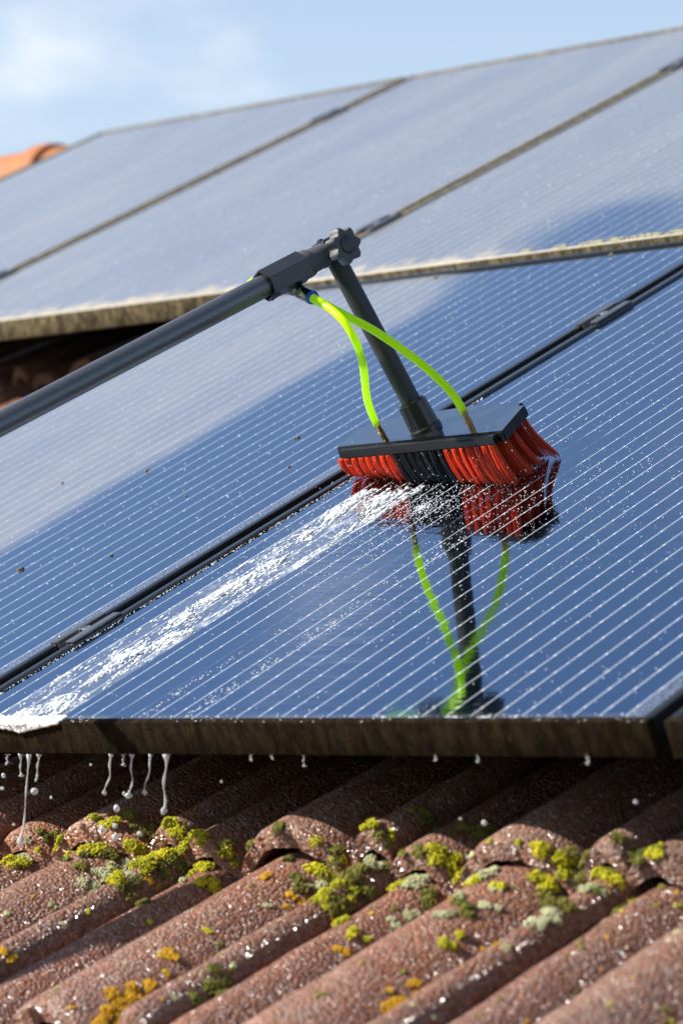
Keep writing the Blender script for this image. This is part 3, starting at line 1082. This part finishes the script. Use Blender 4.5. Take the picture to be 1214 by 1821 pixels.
fo.data.materials.append(M_film)
fo.data.polygons.foreach_set('material_index', [0] * nf_blob + [1] * len(fs_))
tag(fo, 'white soap foam streak running down the clean panel from the brush', 'foam', kind='stuff')

# ------------------------------------------------------------------ water beads on the panels
def beads(ss, tt, r0, r1, n0=GL, flat=0.6):
    r = rng.uniform(r0, r1, len(ss)) ** 1.0
    return np.stack([ss, tt, np.full(len(ss), n0)], 1), r
mb = MB()
# spray round the brush
N = 2600
ang, q = rng.uniform(0, 6.283, N), np.abs(rng.normal(0, 1, N))
ss, tt = 0.24 + np.cos(ang) * q * 0.17, 0.60 + np.sin(ang) * q * 0.15
k = (ss > 0.025) & (ss < 0.98) & (tt > 0.02)
a, r = beads(ss[k], tt[k], .0003, .0010)
mb.blobs(a, r, 1, 0.7)
# two wet ribbons of beads left of the mirror image
for c0, w, N in ((0.312, 0.010, 420), (0.385, 0.012, 520)):
    tt = rng.uniform(0.02, 0.50, N)
    ss = c0 + rng.normal(0, w, N) * (0.4 + tt)
    k = fbm(ss * 120, tt * 30) > 0.47
    a, r = beads(ss[k], tt[k], .0004, .0014)
    mb.blobs(a, np.stack([r * .8, r * 1.5, r * .45], 1), 1)
# fine mist settled to the right of the brush
N = 3600
ss, tt = rng.uniform(0.30, 0.98, N), rng.uniform(0.35, 1.35, N)
k = fbm(ss * 9 + 2, tt * 6) > rng.uniform(0.25, 0.75, N)
a, r = beads(ss[k], tt[k], .0002, .00055)
mb.blobs(a, r, 1, 0.7)
# thin film beads over the whole lower panel
N = 900
a, r = beads(rng.uniform(0.03, 0.99, N), rng.uniform(0.02, 1.2, N), .0004, .0011)
mb.blobs(a, r, 1, 0.6)
# beads on the cleaned half and the dusty half
N = 520
a, r = beads(rng.uniform(-0.99, -0.03, N), rng.uniform(0.2, 1.6, N), .0005, .0015)
mb.blobs(a, r, 1, 0.6)
N = 260
a, r = beads(rng.uniform(-1.9, -0.1, N), rng.uniform(1.72, 2.7, N), .0006, .0022)
mb.blobs(a, r, 1, 0.6)
# bright beads caught on the frame lip along the eave and beside the gap
N = 130
a, r = beads(rng.uniform(0.05, 1.0, N), rng.uniform(0.0, 0.016, N), .0003, .0012, 0.0018)
mb.blobs(a, r, 1, 0.7)
N = 700
tt = rng.uniform(0.05, 1.0, N)
a, r = beads(0.0225 + rng.random(N) ** 2 * 0.006, tt, .0004, .0011)
mb.blobs(a, r, 1, 0.7)
for x0 in (690, 735, 800, 812, 860, 870, 915):
    c = P(x0, 1277)
    mb.blobs([(c.x + rng.normal(0, .004), 0.012 + rng.normal(0, .001), 0.0005) for _ in range(5)], rng.uniform(.001, .0026, 5), 1, .7)
wb = on_roof(mb.build('water_beads', M_drop, sharp=0))
tag(wb, 'tiny bright water beads and spray spread over the wet glass', 'water drops', kind='stuff')

# spray in the air round the brush foot
mb = MB()
N = 420
pos = []
for _ in range(N):
    u = random.random()
    c = P(random.gauss(790, 120), random.gauss(840, 55), 0)
    pos.append((c.x, c.y - 0.02, abs(random.gauss(0, 0.03)) + 0.002))
mb.blobs(pos, rng.uniform(.00025, .0007, N), 1)
sp = on_roof(mb.build('water_spray', M_drop, sharp=0))
tag(sp, 'fine water spray flying about the black bristles', 'water spray', kind='stuff')

# crumbs of dirt
mb = MB()
for x, y, r in ((37, 1011, .0042), (262, 836, .003), (530, 776, .003), (515, 827, .0022), (200, 985, .002), (330, 880, .0018), (1085, 452, .003), (775, 493, .003), (110, 858, .002)):
    c = P(x, y)
    k = 7
    mb.blobs([(c.x + random.gauss(0, r * .45), c.y + random.gauss(0, r * .7), GL + random.random() * r * .6) for _ in range(k)], rng.uniform(r * .35, r * .75, k), 1)
dc = on_roof(mb.build('dirt_crumbs', M_dirt, sharp=0))
tag(dc, 'small dark crumbs of dirt scattered on the panel glass', 'dirt', kind='stuff')
# grey-green growth along the lower edge of the upper row
mb = MB()
for x0, x1 in ((980, 1000), (1025, 1065), (1078, 1100), (1108, 1170), (1180, 1214), (920, 935)):
    for _ in range(int((x1 - x0) * 3.2)):
        x = random.uniform(x0, x1)
        c = P(x, 500 - (x - 560) * 0.1273 + 0)
        mb.blobs([(c.x, T2 + 0.013 + random.gauss(0.003, .003), random.random() * 0.003)], [random.uniform(.0010, .0026)], 1)
gm = on_roof(mb.build('edge_moss', M_splash, sharp=0))
tag(gm, 'grey green moss crumbs along the lower frame of the upper row', 'moss', kind='stuff')

# ------------------------------------------------------------------ moss and lichen on the tiles
bpy.context.view_layer.update()
dg = bpy.context.evaluated_depsgraph_get()
tv, tf = [], []
for o in tiles:
    if -1.3 < o.location.y < 0.8 and -0.6 < o.location.x < 2.0:
        k = len(tv)
        tv += [o.matrix_world @ v.co for v in o.data.vertices]
        tf += [[i + k for i in p_.vertices] for p_ in o.data.polygons]
bvh = BVHTree.FromPolygons(tv, tf)
def hit(x, y):
    d = (fw + rt * ((x - 607) / FPX) - up * ((y - 910.5) / FPX)).normalized()
    h = bvh.ray_cast(CAM, d)
    return h[0], h[1]
def clump(mb, x, y, rp_, n, hgt=0.6, rb=(0.0006, 0.0015), spread=1.0):
    c, nr = hit(x, y)
    if c is None:
        return
    R = rp_ / FPX * (c - CAM).dot(fw)
    nz = ROOF.to_3x3() @ Vector((0, 0, 1))
    ax, ay = ROOF.to_3x3() @ Vector((1, 0, 0)), ROOF.to_3x3() @ Vector((0, 1, 0))
    k = max(2, int(3 + R * 420))
    for _ in range(k):
        a, q = random.uniform(0, 6.283), math.sqrt(random.random()) * R * spread
        if q > R * 0.6 and random.random() < 0.4:
            continue
        o = c + ax * (math.cos(a) * q) + ay * (math.sin(a) * q * 0.8)
        h = bvh.ray_cast(o + nz * 0.05, -nz, 0.12)
        if h[0] is None or (h[0] - c).length > R * 2.2:
            continue
        up_ = (h[1] + nz * 0.8 + (-fw) * 0.2).normalized()
        tx = up_.orthogonal().normalized()
        ty = up_.cross(tx)
        lr = min(R * 0.75, random.uniform(0.0032, 0.0095))
        m_ = int(14 + lr * lr * 1.0e6)
        pos, rr = [], []
        for _ in range(m_):
            aa, qq = random.uniform(0, 6.283), math.sqrt(random.random())
            z = math.sqrt(1 - qq * qq) * hgt
            jr = random.uniform(0.78, 1.16)
            p_ = h[0] + (tx * (math.cos(aa) * qq) + ty * (math.sin(aa) * qq) + up_ * z) * (lr * jr)
            pos.append(tuple(p_))
            rr.append(random.uniform(*rb))
        mb.blobs(pos, np.array(rr), 1)
green = MB(); olive = MB(); pale = MB(); yel = MB()
for x, y, r in ((195, 1508, 26), (235, 1500, 18), (320, 1488, 22), (345, 1530, 24), (366, 1545, 24), (362, 1572, 18), (402, 1526, 16), (560, 1512, 26), (585, 1522, 26),
                (795, 1530, 30), (810, 1552, 24), (782, 1582, 22), (980, 1545, 28), (990, 1570, 26), (1005, 1545, 18), (705, 1503, 16), (920, 1530, 14), (868, 1500, 10),
                (640, 1667, 13), (800, 1680, 13), (815, 1660, 9), (110, 1500, 18), (1170, 1515, 22), (880, 1575, 12), (1110, 1590, 14), (30, 1535, 16)):
    clump(green, x, y, r * 1.15, 0, 0.8)
for x, y, r in ((85, 1490, 26), (110, 1505, 20), (240, 1468, 30), (262, 1480, 20), (425, 1515, 26), (330, 1560, 26), (500, 1478, 14), (600, 1540, 26), (725, 1545, 26), (740, 1515, 16),
                (835, 1495, 34), (860, 1485, 24), (1020, 1525, 24), (1130, 1520, 28), (1165, 1540, 28), (1040, 1560, 22), (375, 1765, 22), (395, 1750, 18), (340, 1775, 16), (760, 1480, 22),
                (530, 1570, 18), (690, 1520, 16), (1090, 1610, 20), (280, 1545, 18), (1075, 1555, 14), (450, 1520, 18), (515, 1525, 16), (655, 1520, 14), (980, 1610, 18)):
    clump(olive, x, y, r * 1.1, 0, 0.6)
for x, y, r in ((160, 1575, 20), (185, 1562, 18), (215, 1550, 18), (240, 1540, 14), (50, 1530, 18), (1030, 1570, 20), (1055, 1585, 18), (870, 1612, 13), (885, 1580, 11), (980, 1625, 20),
                (950, 1640, 18), (700, 1640, 14), (845, 1550, 16), (1060, 1640, 14), (730, 1630, 14)):
    clump(pale, x, y, r, 0, 0.3)
for x, y, r in ((245, 1765, 26), (225, 1785, 26), (200, 1805, 24), (180, 1815, 18), (262, 1758, 18), (715, 1772, 22), (690, 1790, 20), (740, 1758, 16), (525, 1600, 12), (470, 1560, 12),
                (20, 1700, 12), (605, 1693, 12), (300, 1700, 14)):
    clump(yel, x, y, r, 0, 0.3)
# moss packed along the noses of the course below the panel edge
for _ in range(170):
    s_, t_ = random.uniform(-0.25, 1.35), random.gauss(-0.016, 0.012)
    if fbm(s_ * 14 + 5, 2.0) < 0.40:
        continue
    w_ = ROOF @ Vector((s_, t_, 0.0))
    h_ = bvh.ray_cast(w_, ROOF.to_3x3() @ Vector((0, 0, -1)), 0.4)
    if h_[0] is None:
        continue
    rel = h_[0] - CAM
    x_ = 607 + FPX * rel.dot(rt) / rel.dot(fw)
    y_ = 910.5 - FPX * rel.dot(up) / rel.dot(fw)
    clump(random.choice((green, olive, olive, green, pale)), x_, y_, random.uniform(10, 25), 0, random.uniform(.6, 1.0))
# thin scatter of crumbs everywhere on the near tiles
for _ in range(80):
    x, y = random.uniform(0, 1214), random.uniform(1480, 1820)
    clump(random.choice((olive, olive, pale, green, yel)), x, y, random.uniform(3, 8), 0, 0.25, (0.0005, 0.0011))
for m_, nm, mt, lab in ((green, 'moss', M_moss, 'bright yellow green moss cushions in the joints of the roof tiles'),
                        (olive, 'moss', M_moss_dark, 'dark olive moss lying low between the roof tiles'),
                        (pale, 'moss', M_moss_pale, 'pale crusty lichen and moss on the roof tiles'),
                        (yel, 'lichen', M_lichen, 'orange yellow lichen crust on the nearest roof tiles')):
    o = m_.build(nm, mt, sharp=0)
    tag(o, lab, 'moss' if nm == 'moss' else 'lichen', kind='stuff')

# ------------------------------------------------------------------ water running off the frame
UPL = RI.to_3x3() @ Vector((0, 0, 1))
def edge_pt(x):
    """point under the frame's lower front edge at photo column x"""
    d = ray(x, 1343)
    return CQ + d * ((0.0015 - CQ.y) / d.y)
def drip(x0, x1, y1, r, label, beadr, group='foamy drips hanging from the panel frame', wob=0.0015):
    a = edge_pt(x0)
    ln = (y1 - 1343) / FPX * (ROOF.to_3x3() @ (a - CQ)).dot(fw)
    dx = (x1 - x0) / FPX * (ROOF.to_3x3() @ (a - CQ)).dot(fw)
    side = RI.to_3x3() @ rt
    o = bpy.data.objects.new('water_drip', None)
    m = MB()
    pts, rr = [], []
    n = 14
    for i in range(n + 1):
        w = i / n
        pts.append(-UPL * (ln * w) + side * (dx * w ** 1.3 + math.sin(w * 9 + x0) * wob * w * (1 - w * .5)) + UPL * 0.001)
        base_ = r * (1.5 * math.exp(-w * 14) + 0.55 + 0.25 * math.sin(w * 17 + x0))
        end = beadr * math.exp(-((w - 0.93) / 0.06) ** 2)
        rr.append(max(base_ * (0.9 if w < .97 else .5), end))
    m.tube(pts, rr, 10)
    ob = m.build('water_drip', M_drip, sharp=0)
    bpy.data.objects.remove(o)
    ob.matrix_world = ROOF @ Matrix.Translation(a)
    return tag(ob, label, 'water drip', group)
drip(52, 38, 1508, .0016, 'longest foamy water drip at far left, reaching down to the mossy tiles', .0048)
drip(37, 38, 1384, .0017, 'short foamy drip with a round bead, left of the longest drip', .0036)
drip(70, 64, 1392, .0018, 'thin tapering foamy drip just right of the longest drip', .0014)
drip(198, 188, 1416, .0017, 'wavy foamy drip, leftmost of the four below the middle left of the frame', .0026, wob=.004)
drip(235, 232, 1422, .0017, 'foamy drip ending in a large glassy bead, second of the four', .0046, wob=.004)
drip(268, 257, 1416, .0015, 'slanting thin foamy drip with a small bead, third of the four', .0030, wob=.003)
drip(296, 290, 1451, .0022, 'thick wavy foamy drip, rightmost and longest of the four', .0036, wob=.004)
drip(220, 219, 1364, .0018, 'stubby water drop hanging between the two left drips of the four', .0036)
drip(14, 12, 1362, .0019, 'tiny drop hanging at the left edge of the picture', .0018)
drip(447, 446, 1355, .0016, 'small clear drop under the frame, left of the picture centre', .0022)
drip(540, 540, 1366, .0012, 'hanging bead on a fine thread, near the picture centre', .0026)
drip(484, 483, 1352, .0020, 'very short blunt drop under the frame, near the picture centre', .0022)
drip(775, 774, 1356, .0018, 'small drop under the frame below the mirrored pole', .0022)
drip(850, 849, 1358, .0016, 'small drop under the frame, right of the mirrored pole', .0022)
drip(1045, 1044, 1362, .0018, 'rightmost drop under the frame, near the panel corner', .0024)
for x, y, r, lab in (
        (5, 1402, 4, 'lower of the two small drops at the left edge of the picture'),
        (7, 1379, 4, 'upper of the two small drops at the left edge of the picture'),
        (62, 1407, 7, 'largest falling drop, oval and pale, right of the longest drip'),
        (208, 1437, 5.5, 'round drop falling between the wavy drip and the large glassy bead'),
        (205, 1468, 4.5, 'small drop in the middle of the column of falling drops'),
        (183, 1473, 6, 'pale drop just above the mossy tile end, left of the drop column'),
        (205, 1489, 6, 'lowest drop of the column, in front of the yellow green moss'),
        (249, 1482, 5, 'drop above the dark moss, right of the drop column'),
        (221, 1411, 3, 'tiny drop beside the large glassy bead'),
        (26, 1466, 3, 'tiny drop left of the tip of the longest drip'),
        (162, 1360, 2.5, 'tiny drop high in the dark gap, left of the four drips'),
        (394, 1390, 2.5, 'tiny lone drop in the dark gap, right of the four drips'),
        (92, 1418, 2.5, 'tiny drop right of the largest falling drop'),
        (818, 1456, 3, 'small drop above the tiles, left one of the pair right of centre'),
        (860, 1463, 5, 'bright drop above the tiles, right one of the pair right of centre'),
        (1129, 1426, 4, 'lone drop in the dark gap far to the right')):
    c = edge_pt(x)
    dpt = (ROOF.to_3x3() @ (c - CQ)).dot(fw)
    c = c - UPL * ((y - 1343) / FPX * dpt)
    m = MB()
    R = r / FPX * dpt
    m.blobs([(0, 0, 0)], np.array([[R, R, R * random.uniform(.9, 1.3)]]), 2)
    ob = m.build('falling_drop', M_drip, sharp=0)
    ob.location = ROOF @ c
    tag(ob, lab, 'water drop', 'drops falling off the panel frame')
